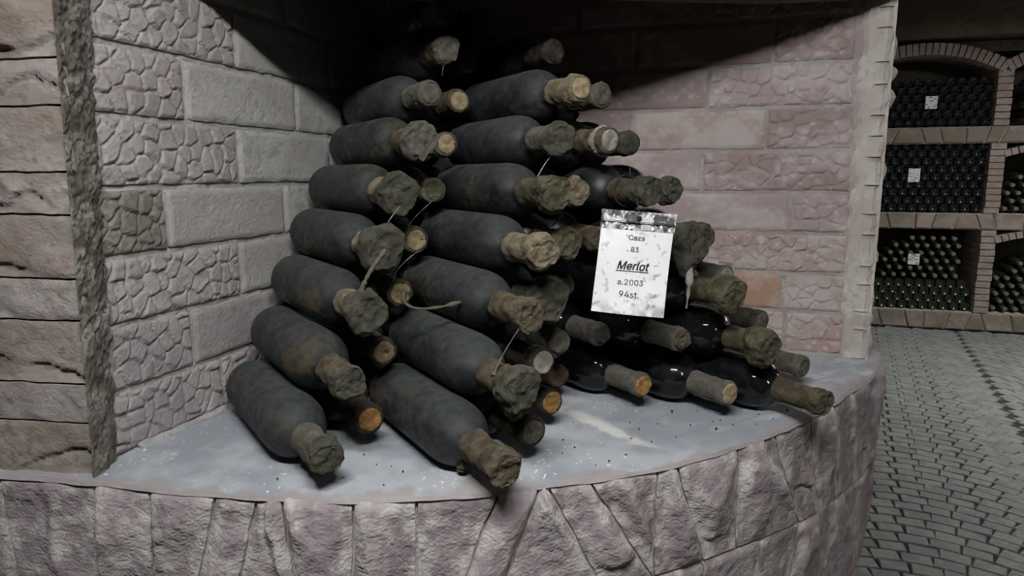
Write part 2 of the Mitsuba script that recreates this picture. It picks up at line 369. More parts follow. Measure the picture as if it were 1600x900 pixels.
def curved_stone(q, seed, m, amp=.014, step=.0036, off=0.0):
    """q: (s, z) of lower left, lower right, upper right, upper left on the curved facing."""
    q = np.asarray(q, float)
    w = max(abs(q[1, 0] - q[0, 0]), abs(q[2, 0] - q[3, 0]), .02)
    h = max(q[3, 1] - q[0, 1], q[2, 1] - q[1, 1])
    nu, nv = int(w / step) + 3, int(h / step) + 3
    u, v = np.meshgrid(np.linspace(0, 1, nu), np.linspace(0, 1, nv))
    B = (1 - u)[..., None] * (1 - v)[..., None] * q[0] + u[..., None] * (1 - v)[..., None] * q[1] + u[..., None] * v[..., None] * q[2] + (1 - u)[..., None] * v[..., None] * q[3]
    U, V = u * w, v * h
    wl = np.abs(B[:, -1:, 0] - B[:, :1, 0])
    ed = np.minimum(np.minimum(u, 1 - u) * wl, np.minimum(v, (1 - v) * 1.6) * h)
    t = np.clip(ed / .011, 0, 1)
    e = t * (2 - t)
    B[..., 0] += nz(B[..., 0], B[..., 1], 40, 2, 3) * .007 * (1 - e)
    p, n = path(B[..., 0])
    P = np.concatenate([p, (Z0 + B[..., 1])[..., None]], -1)
    N = np.concatenate([n, np.zeros_like(n[..., :1])], -1)
    face = rock(U, V, w, h, seed, amp, ledge=seed % 3 == 1, gu=.34, gv=.13, fine=.8)
    hh = face * (.12 + .88 * e) - .006 + e * .004
    top = np.clip(V / h * 0 + (q[3, 1] - .0 - (B[..., 1])) / .03, 0, 1)
    hh = hh * (.35 + .65 * top) + off + .005
    P = P + np.array([0, 0, 1.0]) * (.0015 * np.clip(1 - (q[3, 1] - B[..., 1]) / .012, 0, 1) * (1 if off == 0 else 0))[..., None] - N * (.007 * np.clip(1 - (q[3, 1] - B[..., 1]) / .014, 0, 1) ** 2)[..., None]
    # fresh pale breaks along the joints and in patches, mauve and grey on the weathered face
    k1, k2 = nz(B[..., 0] * 1.5, B[..., 1] * .6, 18, seed % 5, 4) + .5, nz(B[..., 0], B[..., 1] * .7, 85, seed % 7, 4) + .5
    sm = lambda a, b, x: np.clip((x - a) / (b - a), 0, 1) ** 2 * (3 - 2 * np.clip((x - a) / (b - a), 0, 1))
    tone = np.random.default_rng(seed).uniform(-.03, .03)
    col = np.array([.285, .235, .25]) + tone + sm(.34, .70, k1 * .5 + k2 * .5)[..., None] * np.array([.12, .125, .12])
    side = np.exp(-(np.minimum(u, 1 - u) * wl / (.006 + .016 * k1)) ** 2)
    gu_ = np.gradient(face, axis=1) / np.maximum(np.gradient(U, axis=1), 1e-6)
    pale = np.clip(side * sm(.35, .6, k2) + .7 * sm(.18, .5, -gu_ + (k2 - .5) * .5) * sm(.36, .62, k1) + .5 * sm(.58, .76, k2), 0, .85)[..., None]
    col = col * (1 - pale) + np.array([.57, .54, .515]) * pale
    mesh = sheet(P, N, hh, .02)
    front = col.reshape(-1, 3)
    i = np.arange(nv * nu).reshape(nv, nu)
    rg = front[np.r_[i[0, :-1], i[:-1, -1], i[-1, :0:-1], i[:0:-1, 0]]]
    add('stone', mesh, 'm_split', True, 'wall_ledge', color=np.vstack([front, rg, rg]))


J = [(.40, .41), (.52, .50), (.66, .665), (.778, .773), (.847, .837), (.926, .885), (.972, .932), (.996, 1.010), (1.072, 1.066), (1.138, 1.134), (1.224, 1.170), (1.268, 1.218), (1.276, 1.345),
     (1.324, 1.408), (1.412, 1.412), (1.436, 1.490), (1.540, 1.550), (1.594, 1.612), (1.612, 1.700), (1.706, 1.766), (1.785, 1.85), (1.872, 1.932), (1.96, 1.99), (2.10, 2.08), (2.24, 2.24)]


def low_z(s):
    return float(np.interp(s, [0, 1.3, 1.42, 1.55, 1.69, 1.77, 1.94, 2.3], [-.150, -.146, -.142, -.147, -.161, -.172, -.181, -.186]))


gp = .0017
for n_, ((t0, b0), (t1, b1)) in enumerate(zip(J[:-1], J[1:])):
    top = -.0075
    curved_stone([(b0 + gp, low_z(b0) + gp), (b1 - gp, low_z(b1) + gp), (t1 - gp, top), (t0 + gp, top)], 40 + n_, 'm_facing_b' if n_ % 3 == 1 else 'm_facing_a', .013)
J2 = [.40, .56, .70, .83, .95, 1.05, 1.18, 1.30, 1.408, 1.49, 1.60, 1.70, 1.83, 1.955, 2.10, 2.24]
for n_, (s0, s1) in enumerate(zip(J2[:-1], J2[1:])):
    k0, k1 = .03 * math.sin(n_ * 2.1), .03 * math.sin((n_ + 1) * 2.1)
    curved_stone([(s0 + k0 + gp, -.362), (s1 + k1 - gp, -.362), (s1 - gp, low_z(s1) - .0004), (s0 + gp, low_z(s0) - .0004)], 80 + n_, 'm_facing_a' if n_ % 3 == 1 else 'm_facing_b', .012, .0042, -.0015)

# dirt crumbs lying on the slab
cr = []
for k in range(46):
    s = rng.uniform(.95, 1.7)
    p, _ = path(s)
    q = p * rng.uniform(.80, .985)
    c = trimesh.creation.icosahedron()
    c.vertices *= rng.uniform(.5, 1.3, 3) * (.0022 if k % 7 == 0 else .0011)
    c.apply_translation((q[0], q[1], Z0 + .0006))
    cr.append(c)
tag(add('dirt_crumbs', trimesh.util.concatenate(cr), 'm_dark', False), 'small dark crumbs of dirt scattered on the grey slab', 'dirt', kind='stuff')

# ------------------------------------------------------------------ niche walls
tag(add('wall_left', box(-.16, -.006, -.752, .02, Z0 - .02, Z0 + .72), 'm_mortar', False), 'left niche wall of mauve grey stamped bricks with grey joints', kind='structure')
tag(add('wall_right', box(-.16, .905, .006, .30, 0, 2.9), 'm_mortar_pink', False), 'right niche wall of pink stamped bricks', kind='structure')
# rough mortar in the joints
U, V = np.meshgrid(np.linspace(-.73, 0, 240), np.linspace(-.005, .72, 220))
P = np.stack([np.zeros_like(U) - .004, U, Z0 + V], -1)
hm = nz(U, V, 70, 3, 4) * .005 + nz(U, V, 22, 8, 2) * .004
add('mortar', sheet(P[:, ::1], np.broadcast_to(X, P.shape), hm, .002), 'm_mortar', True, 'wall_left')
U, V = np.meshgrid(np.linspace(0, .90, 260), np.linspace(-.005, .72, 210))
P = np.stack([U, np.zeros_like(U) + .003, Z0 + V], -1)
hm = nz(U, V, 70, 13, 4) * .004 + nz(U, V, 22, 18, 2) * .003
add('mortar', sheet(P, np.broadcast_to(-Y, P.shape), hm, .002), 'm_mortar_pink', True, 'wall_right')


def plain(U, V, w, h, seed):
    pit = np.clip(meshkit.noise(np.stack([U * 150, V * 150, np.full_like(U, seed)], -1)) - .86, 0, 1) * -.012
    return nz(U, V, 25, seed, 3) * .003 + nz(U, V, 140, seed, 3) * .0012 + pit


LZ = [0, .074, .151, .230, .309, .389, .468, .548, .628, .705]
g = .0038
for c in range(9):
    off = (.49 if c % 2 else .0)
    cuts = {0: [-.552, -.315, -.078], 1: [-.600, -.363, -.126], 2: [-.500, -.263, -.026], 3: [-.627, -.389, -.152], 4: [-.489, -.252, -.015],
            5: [-.581, -.346, -.109], 6: [-.482, -.245, -.010], 7: [-.60, -.363, -.126], 8: [-.49, -.25, -.01]}[c]
    ys = [-.738] + cuts + [0.0]
    z0, z1 = LZ[c] + g, LZ[c + 1] - g
    for j, (y0, y1) in enumerate(zip(ys[:-1], ys[1:])):
        if y1 - y0 < .03:
            continue
        stamped = j == 0 or (c == 0 and j < 2)
        sd = c * 11 + j + 1
        fn = (lambda U, V, w, h, sd=sd: scales(U, V, w, h, sd)) if stamped else (lambda U, V, w, h, sd=sd: plain(U, V, w, h, sd))
        m = 'm_brick_dark' if (c, j) == (3, 0) else ('m_brick_mauve' if stamped or c < 2 else 'm_brick_grey')
        add('brick', flat_stone(y0 + g * .8, y1 - g * .8, z0, z1, fn, (0.0, 0, Z0), Y, X, .0019 if stamped else .004, .012, .0045, .0015), m, True, 'wall_left')
RZ = [0, .078, .147, .219, .291, .364, .438, .511, .585, .66]
for c in range(9):
    right = {0: .871, 1: .868, 2: .868, 3: .867, 4: .864, 5: .862, 6: .858, 7: .856, 8: .85}[c]
    cuts = {0: [.06, .30, .536, .772], 1: [.05, .290, .527, .765], 2: [.15, .39, .628], 3: [.055, .293, .53, .768], 4: [.137, .376, .615], 5: [.02, .253, .487, .721],
            6: [.141, .38, .619], 7: [.018, .254, .49, .726], 8: [.14, .38, .62]}[c]
    xs = [0.0] + cuts + [right]
    z0, z1 = RZ[c] + g, RZ[c + 1] - g
    for j, (x0, x1) in enumerate(zip(xs[:-1], xs[1:])):
        if x1 - x0 < .03:
            continue
        stamped = j == len(xs) - 2 or (c == 0 and j > 1) or (c == 2 and j > 2)
        sd = 200 + c * 11 + j
        fn = (lambda U, V, w, h, sd=sd: scales(U, V, w, h, sd, .021, .0030)) if stamped else (lambda U, V, w, h, sd=sd: plain(U, V, w, h, sd))
        m = {(1, 3): 'm_brick_orange', (5, 3): 'm_brick_pale'}.get((c, j), None)
        if m is None:
            m = ('m_brick_pale' if c < 3 else ('m_brick_pink', 'm_brick_rose', 'm_brick_rose')[c % 3]) if stamped else ('m_brick_pink' if c < 5 else 'm_brick_rose')
        add('brick', flat_stone(x0 + g * .8, x1 - g * .8, z0, z1, fn, (0, 0.0, Z0), X, -Y, .0019 if stamped else .004, .012, .0045, .0015), m, True, 'wall_right')
# plaster at the free end of the right wall, and the rough blocks that edge it
U, V = np.meshgrid(np.linspace(.852, .912, 40), np.linspace(-.004, .95, 330))
P = np.stack([U, np.zeros_like(U) - .001, Z0 + V], -1)
hm = nz(U, V, 50, 23, 4) * .007 + .002 - np.clip((.872 - U - nz(U, V, 30, 5, 3) * .03) / .01, 0, 1) * .008
add('plaster', sheet(P, np.broadcast_to(-Y, P.shape), hm, .004), 'm_block', True, 'wall_right')
BZ = [.0, .052, .084, .132, .164, .219, .254, .303, .350, .385, .419, .469, .505, .559, .591, .640, .70, .74, .80, .85, .90, .95]
EP = np.array([(.880, -.006), (.890, -.012), (.900, -.014), (.909, -.008), (.912, .02), (.912, .10), (.912, .30)])
ES = np.r_[0, np.cumsum(np.linalg.norm(np.diff(EP, axis=0), axis=1))]
for n_, (z0, z1) in enumerate(zip(BZ[:-1], BZ[1:])):
    h = z1 - z0 - .002
    bulge = rng.uniform(-.004, .008)
    s0 = rng.uniform(0, .006)
    for sa_, sb_ in ((s0, .11), (.112, .20), (.202, ES[-1])):
        s = np.r_[np.linspace(sa_, sb_, 34)]
        v = np.linspace(0, h, 16)
        S_, V = np.meshgrid(s, v)
        p = np.stack([np.interp(S_, ES, EP[:, k]) for k in (0, 1)], -1)
        t = np.gradient(p, axis=1)
        t /= np.linalg.norm(t, axis=-1, keepdims=True)
        N = np.stack([t[..., 1], -t[..., 0], 0 * V], -1)
        P = np.concatenate([p, (Z0 + z0 + .001 + V)[..., None]], -1)
        W_ = S_ - sa_
        t_ = np.clip(np.minimum(np.minimum(V, h - V) / .007, np.minimum(W_, sb_ - S_) / .010), 0, 1)
        e = t_ * (2 - t_)
        side = np.clip((S_ - .03) / .02, 0, 1)
        hh = e * (.003 + side * (.007 + bulge) * (.45 + .55 * np.sin(V / h * math.pi))) + e * (rock(W_, V, sb_ - sa_, h, 300 + n_, .006, False) - .004) - .003
        add('block', sheet(P, N, hh, .012), 'm_block' if sa_ < .1 else 'm_brick_mauve', True, 'wall_right')

# ------------------------------------------------------------------ the rough pillar on the left
PO, PX_ = np.array([.0275, -.7665, Z0]), np.array([-.9877, -.1563, 0])
PN = np.array([.1563, -.9877, 0])
pb = trimesh.creation.box((1.6, .10, 2.0))
pb.apply_transform(trimesh.transformations.rotation_matrix(math.atan2(.1563, .9877), [0, 0, 1]))
cpos = PO + PX_ * .83 - PN * .056
pb.apply_translation((cpos[0], cpos[1], Z0 + 1.0))
tag(add('wall_pillar', pb, 'm_dirty', False), 'left wall face of large rough split stones', kind='structure')
PZ = [-.013, .056, .100, .170, .215, .282, .326, .392, .438, .512, .56, .62, .66, .73]
for n_, (z0, z1) in enumerate(zip(PZ[:-1], PZ[1:])):
    for m_, (x0, x1) in enumerate(((rng.uniform(.003, .008) + .007 * (z0 < .30), .26 + .05 * math.sin(n_ * 2.3)), (.27 + .05 * math.sin(n_ * 2.3), .58))):
        sd = 500 + n_ * 3 + m_
        fn = lambda U, V, w, h, sd=sd: rock(U, V, w, h, sd, .010, True)
        st = flat_stone(-x1, -x0, z0 + .0012, z1 - .0012, fn, PO, -PX_, PN, .0036, .004, .0055, .004)
        add('stone', st, ('m_pillar_a', 'm_pillar_b')[(n_ + m_) % 2], True, 'wall_pillar')
# lumpy dirty mortar between pillar and wall
n1, n2 = 34, 330
u, v = np.meshgrid(np.linspace(0, 1, n1), np.linspace(-.004, .72, n2))
C_ = np.stack([0 * v + .001, -.733 + .045 * v], -1)
A_ = np.stack([.0145 + .026 * np.clip(v, 0, .5), 0 * v - .7745], -1)
B_ = (A_ + C_) / 2 + np.array([.004, -.001])
p = ((1 - u) ** 2)[..., None] * A_ + (2 * u * (1 - u))[..., None] * B_ + (u ** 2)[..., None] * C_
A_, C_ = A_[0, 0], C_[0, 0]
P = np.concatenate([p, (Z0 + v)[..., None]], -1)
nd = np.array([C_[1] - A_[1], -(C_[0] - A_[0])])
nd = nd / np.linalg.norm(nd)
N = np.broadcast_to(np.array([nd[0], nd[1], 0]), P.shape)
hm = nz(u * .07, v, 60, 31, 4) * .010 + np.clip(nz(u * .07, v, 150, 32, 3), -.2, .5) * .009 + np.sin(u * math.pi) * .001
add('mortar_strip', sheet(P, N, hm + .001, .0005), 'm_dirty', True, 'wall_left')
# crumbly plaster fillet where wall meets slab
fl = []
for (a0, a1, base, dirn) in ((-.70, -.02, 'l', 0), (.02, .87, 'r', 1)):
    s = np.linspace(a0, a1, 200)
    uu = np.linspace(0, 1, 8)
    S_, U_ = np.meshgrid(s, uu)
    wd = .006 + nz(S_, U_ * 0, 30, 41 + dirn, 3) * .010
    out, up = wd * U_, wd * (1 - U_)
    if dirn == 0:
        P = np.stack([out, S_, Z0 + up - .001], -1)
        N = np.broadcast_to(np.array([.7, 0, .7]), P.shape)
    else:
        P = np.stack([S_[::1], -out, Z0 + up - .001], -1)
        N = np.broadcast_to(np.array([0, -.7, .7]), P.shape)
    m = sheet(P, N, nz(S_, U_ * .02, 110, 42, 3) * .006, .004)
    if dirn == 0:
        m.invert()
    m.invert()
    add('fillet', m, 'm_mortar', True, 'wall_left' if dirn == 0 else 'wall_right')

# ------------------------------------------------------------------ arch over the niche, ceiling, other walls
from shapely.geometry import Polygon
u = np.linspace(0, 1, 30)
lipA, lipB = np.array([-.03, -.775]), np.array([.93, -.02])
LIP_BULGE = .01
chord = lipA + u[:, None] * (lipB - lipA)
nrm = np.array([lipB[1] - lipA[1], -(lipB[0] - lipA[0])])
nrm /= np.linalg.norm(nrm)
out = chord + nrm * (np.sin(u * math.pi) * LIP_BULGE)[:, None]
vault = trimesh.creation.extrude_polygon(Polygon(np.vstack([out, [(.93, .30), (-.16, .30), (-.16, -.79)]])), 2.9 - Z0 - .72)
vault.apply_translation((0, 0, Z0 + .72))
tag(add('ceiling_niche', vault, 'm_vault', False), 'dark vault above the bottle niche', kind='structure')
lip = trimesh.creation.extrude_polygon(Polygon(np.vstack([out, (out - nrm * .07)[::-1]])), 1.0)
lu = np.clip(((lip.vertices[:, :2] - lipA) @ (lipB - lipA)) / ((lipB - lipA) @ (lipB - lipA)), 0, 1)
lip.vertices[:, 2] = np.where(lip.vertices[:, 2] < .5, Z0 + np.interp(lu, [0, .13, .22, .4, .58, .8, 1], [.626, .612, .576, .556, .566, .584, .613]), Z0 + .72)
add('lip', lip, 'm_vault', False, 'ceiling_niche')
tag(add('ceiling', box(-4, 6.5, -4.2, 5.6, 2.9, 3.0), 'm_vault', False), 'dark cellar ceiling', kind='structure')
tag(add('wall_behind', box(-4, 6.5, -4.2, -4.1, 0, 2.9), 'm_plain_wall', False), 'plain cellar wall opposite the niche', kind='structure')
tag(add('wall_passage', box(5.2, 5.3, -4.1, 5.5, 0, 2.9), 'm_plain_wall', False), 'plain cellar wall at the side of the passage', kind='structure')
tag(add('wall_end', box(-4, -3.9, -4.1, 5.5, 0, 2.9), 'm_plain_wall', False), 'plain cellar wall at the end of the passage', kind='structure')
tag(add('wall_back', box(-4, 6.5, 5.46, 5.56, 0, 2.9), 'm_rack_dark', False), 'dark cellar wall behind the far wine racks', kind='structure')


# ------------------------------------------------------------------ lamps
def lamp(pos, size, L, rgb, label, tilt=0.0):
    t = numbered('ceiling_lamp')
    M = T().translate(list(pos)).rotate([1, 0, 0], tilt)
    w, d = size
    body = box(-w / 2 - .01, w / 2 + .01, -d / 2 - .01, d / 2 + .01, .004, .05)
    scene[t + '__housing'] = mikit.ply(body, 'm_metal', to_world=M)
    scene[t + '__diffuser'] = {**mikit.ply(trimesh.Trimesh([(-w / 2, -d / 2, 0), (w / 2, -d / 2, 0), (w / 2, d / 2, 0), (-w / 2, d / 2, 0)], [[0, 2, 1], [0, 3, 2]], process=False), 'm_metal', to_world=M), 'emitter': lp(L, rgb)}
    rod = trimesh.creation.cylinder(.006, 2.9 - pos[2] - .04, sections=10)
    rod.apply_translation((pos[0], pos[1], (2.9 + pos[2] + .04) / 2))
    scene[t + '__rod'] = mikit.ply(rod, 'm_metal', smooth=40)
    tag(t, label, 'lamp')


lamp(KEY_POS, KEY_SIZE, KEY_L, KEY_RGB, 'small rod hung lamp right above the niche front', 28.0)
for n_, (p, L) in enumerate(LAMPS):
    lamp(p, (.9, .16), L, LAMP_RGB, ('long lamp hung in front of the far wine racks', 'long lamp hung in the dark behind the niche', 'long lamp hung near the opposite cellar wall')[n_])

# ------------------------------------------------------------------ far wine racks
RY = 5.04
tag('wine_rack', 'masonry wine rack of stone shelves, brick posts and arches along the far wall', 'wine rack')


def rack_box(name, parent, m, *b):
    return add(name, box(*b), m, False, parent)


POSTS = [(.38, .48), (1.49, 1.59), (2.635, 2.735), (3.78, 3.88)]
for (z0, z1, nm) in ((0.0, Z0 - .80, 'plinth'), (Z0 - .12, Z0 + .01, 'shelf'), (Z0 + .565, Z0 + .695, 'shelf')):
    sh = rack_box(nm, 'wine_rack', 'm_rack_mortar', .30, 4.3, RY + .012, RY + .42, z0, z1)
    x = .32
    k = 0
    while x < 4.2:
        w = (.15, .11, .20, .13, .17)[(k + int(z1 * 7)) % 5]
        lean = (.035, -.05, .0, .045, -.03)[(k * 2 + int(z1 * 9)) % 5]
        lean2 = (.035, -.05, .0, .045, -.03)[((k + 1) * 2 + int(z1 * 9)) % 5]
        a0, a1 = x, x + w
        pts = np.array([(a0 + lean / 2 + .005, z0 + .004), (a1 + lean2 / 2 - .005, z0 + .004), (a1 - lean2 / 2 - .005, z1 - .003), (a0 - lean / 2 + .005, z1 - .003)])
        if pts[1, 0] > pts[0, 0] + .01 and pts[2, 0] > pts[3, 0] + .01:
            cen = pts.mean(0)
            f = cen + (pts - cen) * [.88, .86]
            v = np.vstack([np.c_[pts[:, 0], [RY + .012] * 4, pts[:, 1]], np.c_[pts[:, 0], [RY + .004] * 4, pts[:, 1]], np.c_[f[:, 0], RY - rng.uniform(.002, .010, 4), f[:, 1]]])
            F = [[8, 9, 10], [8, 10, 11]]
            for q in range(4):
                q1 = (q + 1) % 4
                F += [[q, q1, 4 + q1], [q, 4 + q1, 4 + q], [4 + q, 4 + q1, 8 + q1], [4 + q, 8 + q1, 8 + q]]
            add('stone', trimesh.Trimesh(v, F, process=False), ('m_rack_stone', 'm_rack_stone_b')[k % 2], False, sh)
        x += w
        k += 1
bk = mikit.ply(trimesh.creation.box((.104, .40, .044)), smooth=False)
for n_, (x0, x1) in enumerate(POSTS):
    for (z0, z1) in ((Z0 - .80, Z0 - .12), (Z0 + .01, Z0 + .565), (Z0 + .695, Z0 + 1.12)):
        po = rack_box('post', 'wine_rack', 'm_rack_mortar', x0 + .006, x1 - .006, RY + .02, RY + .42, z0, z1)
        nb = int((z1 - z0) / .049)
        if n_ in (1, 2):
            for q in range(nb):
                z = z0 + (q + .5) * (z1 - z0) / nb
                add('brick', bk, 'm_rack_brick', parent=po, to_world=T().translate([(x0 + x1) / 2 + rng.uniform(-.003, .003), RY + .20 + rng.uniform(-.004, .004), z]).rotate([0, 1, 0], rng.uniform(-2, 2)))


def rack_arch(x0, x1, zs, rise, thick, n=26):
    ar = numbered('wine_rack__arch')
    half = (x1 - x0) / 2
    R_ = (half ** 2 + rise ** 2) / (2 * rise)
    zc, xc, am = zs + rise - R_, (x0 + x1) / 2, math.asin(half / ((half ** 2 + rise ** 2) / (2 * rise)))
    a = np.linspace(-am - .02, am + .02, 40)
    inn = np.c_[xc + (R_ + .004) * np.sin(a), zc + (R_ + .004) * np.cos(a)]
    ou = np.c_[xc + (R_ + thick - .004) * np.sin(a), zc + (R_ + thick - .004) * np.cos(a)]
    m = trimesh.creation.extrude_polygon(Polygon(np.vstack([inn, ou[::-1]])), .36)
    m.apply_transform(np.array([[1, 0, 0, 0], [0, 0, -1, RY + .38], [0, 1, 0, 0], [0, 0, 0, 1.0]]))
    scene[ar] = mikit.ply(m, 'm_rack_mortar', smooth=False)
    w = 2 * am * R_ / n
    br = mikit.ply(trimesh.creation.box((w * .84, .40, thick)), smooth=False)
    for q in range(n):
        t = -am + (q + .5) * 2 * am / n
        add('brick', br, 'm_rack_brick', parent=ar, to_world=T().translate([xc + (R_ + thick / 2) * math.sin(t), RY + .19 + rng.uniform(-.005, .005), zc + (R_ + thick / 2) * math.cos(t)]).rotate([0, 1, 0], math.degrees(t)))


rack_arch(1.56, 2.665, Z0 + 1.10, .155, .09)
rack_arch(2.705, 3.81, Z0 + 1.10, .155, .09)
rack_arch(2.735, 3.78, Z0 - .225, .085, .05, 22)
rack_arch(2.735, 3.78, Z0 + .455, .085, .05, 22)
rack_box('spandrel', 'wine_rack', 'm_rack_dark', .3, 4.3, RY + .16, RY + .42, Z0 + 1.28, Z0 + 1.40)
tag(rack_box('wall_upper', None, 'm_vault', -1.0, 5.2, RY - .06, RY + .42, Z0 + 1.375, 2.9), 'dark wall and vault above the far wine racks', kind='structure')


def lathe(prof, n):
    """prof: (radius, y); axis along +y from the base."""
    prof = np.asarray(prof, float)
    a = np.linspace(0, 2 * math.pi, n, endpoint=False)
    v = np.stack([prof[:, None, 0] * np.cos(a), np.repeat(prof[:, None, 1], n, 1), prof[:, None, 0] * np.sin(a)], -1).reshape(-1, 3)
    F = []
    m = len(prof)
    i = np.arange(m * n).reshape(m, n)
    j = np.roll(i, -1, 1)
    F = np.vstack([np.c_[i[:-1].ravel(), i[1:].ravel(), j[:-1].ravel()], np.c_[j[:-1].ravel(), i[1:].ravel(), j[1:].ravel()]])
    t = trimesh.Trimesh(v, F, process=False)
    return t


BP = [(.0, .010), (.020, .008), (.030, .001), (.0345, .001), (.0362, .004), (.0372, .010), (.0372, .05), (.0372, .10), (.0372, .15), (.0372, .176), (.0370, .184), (.0364, .1915), (.0352, .1985), (.0333, .205), (.0307, .211), (.0274, .2162), (.0236, .2202), (.0200, .2230), (.0176, .2258),
      (.0162, .230), (.0154, .237), (.0150, .246), (.0148, .262), (.0146, .284)]
NECK = BP + [(.0160, .286), (.0160, .294), (.012, .297), (0, .297)]
low = lathe([(0, .012), (.018, .010), (.031, .0), (.0362, .004), (.0362, .185), (.030, .21), (.0155, .24), (.0145, .290), (0, .290)], 14)
low_base = mikit.ply(low, smooth=50)
nb_, nc_ = 0, 0


def rack_bottle(x, z, base_out, m, label, group, y=RY + .05):
    M = T().translate([x, y + rng.uniform(-.004, .006), z])
    if not base_out:
        M = T().translate([x, y + .29 + rng.uniform(-.02, .01), z]).rotate([0, 0, 1], 180)
    k = add('rack_bottle', low_base, m, to_world=M)
    tag(k, label, 'bottle', group)
    if not base_out:
        return k


cap_mesh = mikit.ply(lathe([(.0165, .235), (.0172, .240), (.0170, .291), (.013, .2935), (0, .2935)], 12), smooth=50)


def cell(x0, z0, cols, rows, base_out, m, label, group, skip=(), pitch=.0765, rh=.0622, ragged=0):
    for r in range(rows):
        n = cols - (r % 2) - (0 if r < rows - 3 else ragged * (r - rows + 3))
        for q in range(n):
            x = x0 - q * pitch - (pitch / 2 if r % 2 else 0)
            rack_bottle(x, z0 + .0372 + r * rh, base_out, m, label, group)


cell(2.592, Z0 + .012, 10, 9, True, 'm_rack_glass', 'dark bottle lying base outward in the packed middle cell of the far rack', 'bottles in the middle rack cell')
cell(2.585, Z0 - .798, 10, 4, True, 'm_rack_glass_green', 'brownish green bottle in the low front layers of the bottom rack cell', 'bottles in the low layers of the bottom rack cell', rh=.0605)
cell(2.500, Z0 - .548, 8, 6, False, 'm_rack_glass_green', 'green bottle lying neck outward in the upper part of the bottom rack cell', 'necks in the bottom rack cell', ragged=1)
cell(3.02, Z0 - .798, 4, 7, False, 'm_rack_glass_green', 'green bottle with pale neck end in the bottom rack cell right of the brick post', 'bottles in the bottom rack cell past the post', ragged=1)
cell(3.02, Z0 + .012, 4, 6, False, 'm_rack_glass_green', 'dark bottle with pale neck end in the middle rack cell right of the brick post', 'bottles in the middle rack cell past the post', ragged=1)
stuff = []
for (x0, z0, cols, rows) in ((2.592, Z0 + .697, 13, 6), (3.70, Z0 + .697, 12, 6), (1.445, Z0 + .697, 12, 6), (1.445, Z0 + .012, 12, 9), (1.445, Z0 - .798, 12, 9), (1.82, Z0 + .012, 3, 9),
                             (1.82, Z0 - .798, 3, 6), (3.70, Z0 + .012, 8, 6), (3.70, Z0 - .798, 8, 7)):
    for r in range(rows):
        for q in range(cols - r % 2):
            b = low.copy()
            b.apply_translation((x0 - q * .0765 - (.038 if r % 2 else 0), RY + .06, z0 + .0372 + r * .0622))
            stuff.append(b)
tag(add('rack_bottle_rows', trimesh.util.concatenate(stuff), 'm_rack_glass', 50), 'dark bottles packed base outward in the shadowy top and outer cells of the far rack', 'bottles', kind='stuff')
# pale neck ends of the bottles that lie neck outward
for key in [k for k in scene if k.startswith('rack_bottle') and scene[k].get('type') == 'ply' and '__' not in k and labels.get(k, {}).get('label', '').find('neck') >= 0]:
    scene[key + '__neck_cap'] = {**cap_mesh, 'bsdf': {'type': 'ref', 'id': 'm_rack_cap'}, 'to_world': scene[key]['to_world']}

for n_, (x, z, h, lab) in enumerate(((2.195, .84, .10, 'white paper card hanging before the dark top cell of the far rack'), (2.12, .26, .11, 'white paper card hanging before the middle cell of the far rack'),
                                     (2.175, -.42, .09, 'white paper card hanging before the bottom cell of the far rack'))):
    k = add('paper_card', box(x - .043, x + .043, RY + .028, RY + .030, Z0 + z, Z0 + z + h), 'm_card', False)
    tag(k, lab, 'card')
    th = trimesh.creation.cylinder(.0012, .03, sections=6)
    th.apply_transform(trimesh.transformations.rotation_matrix(math.pi / 2, [1, 0, 0]))
    th.apply_translation((x, RY + .045, Z0 + z + h - .005))
    add('thread', th, 'm_string', True, k)

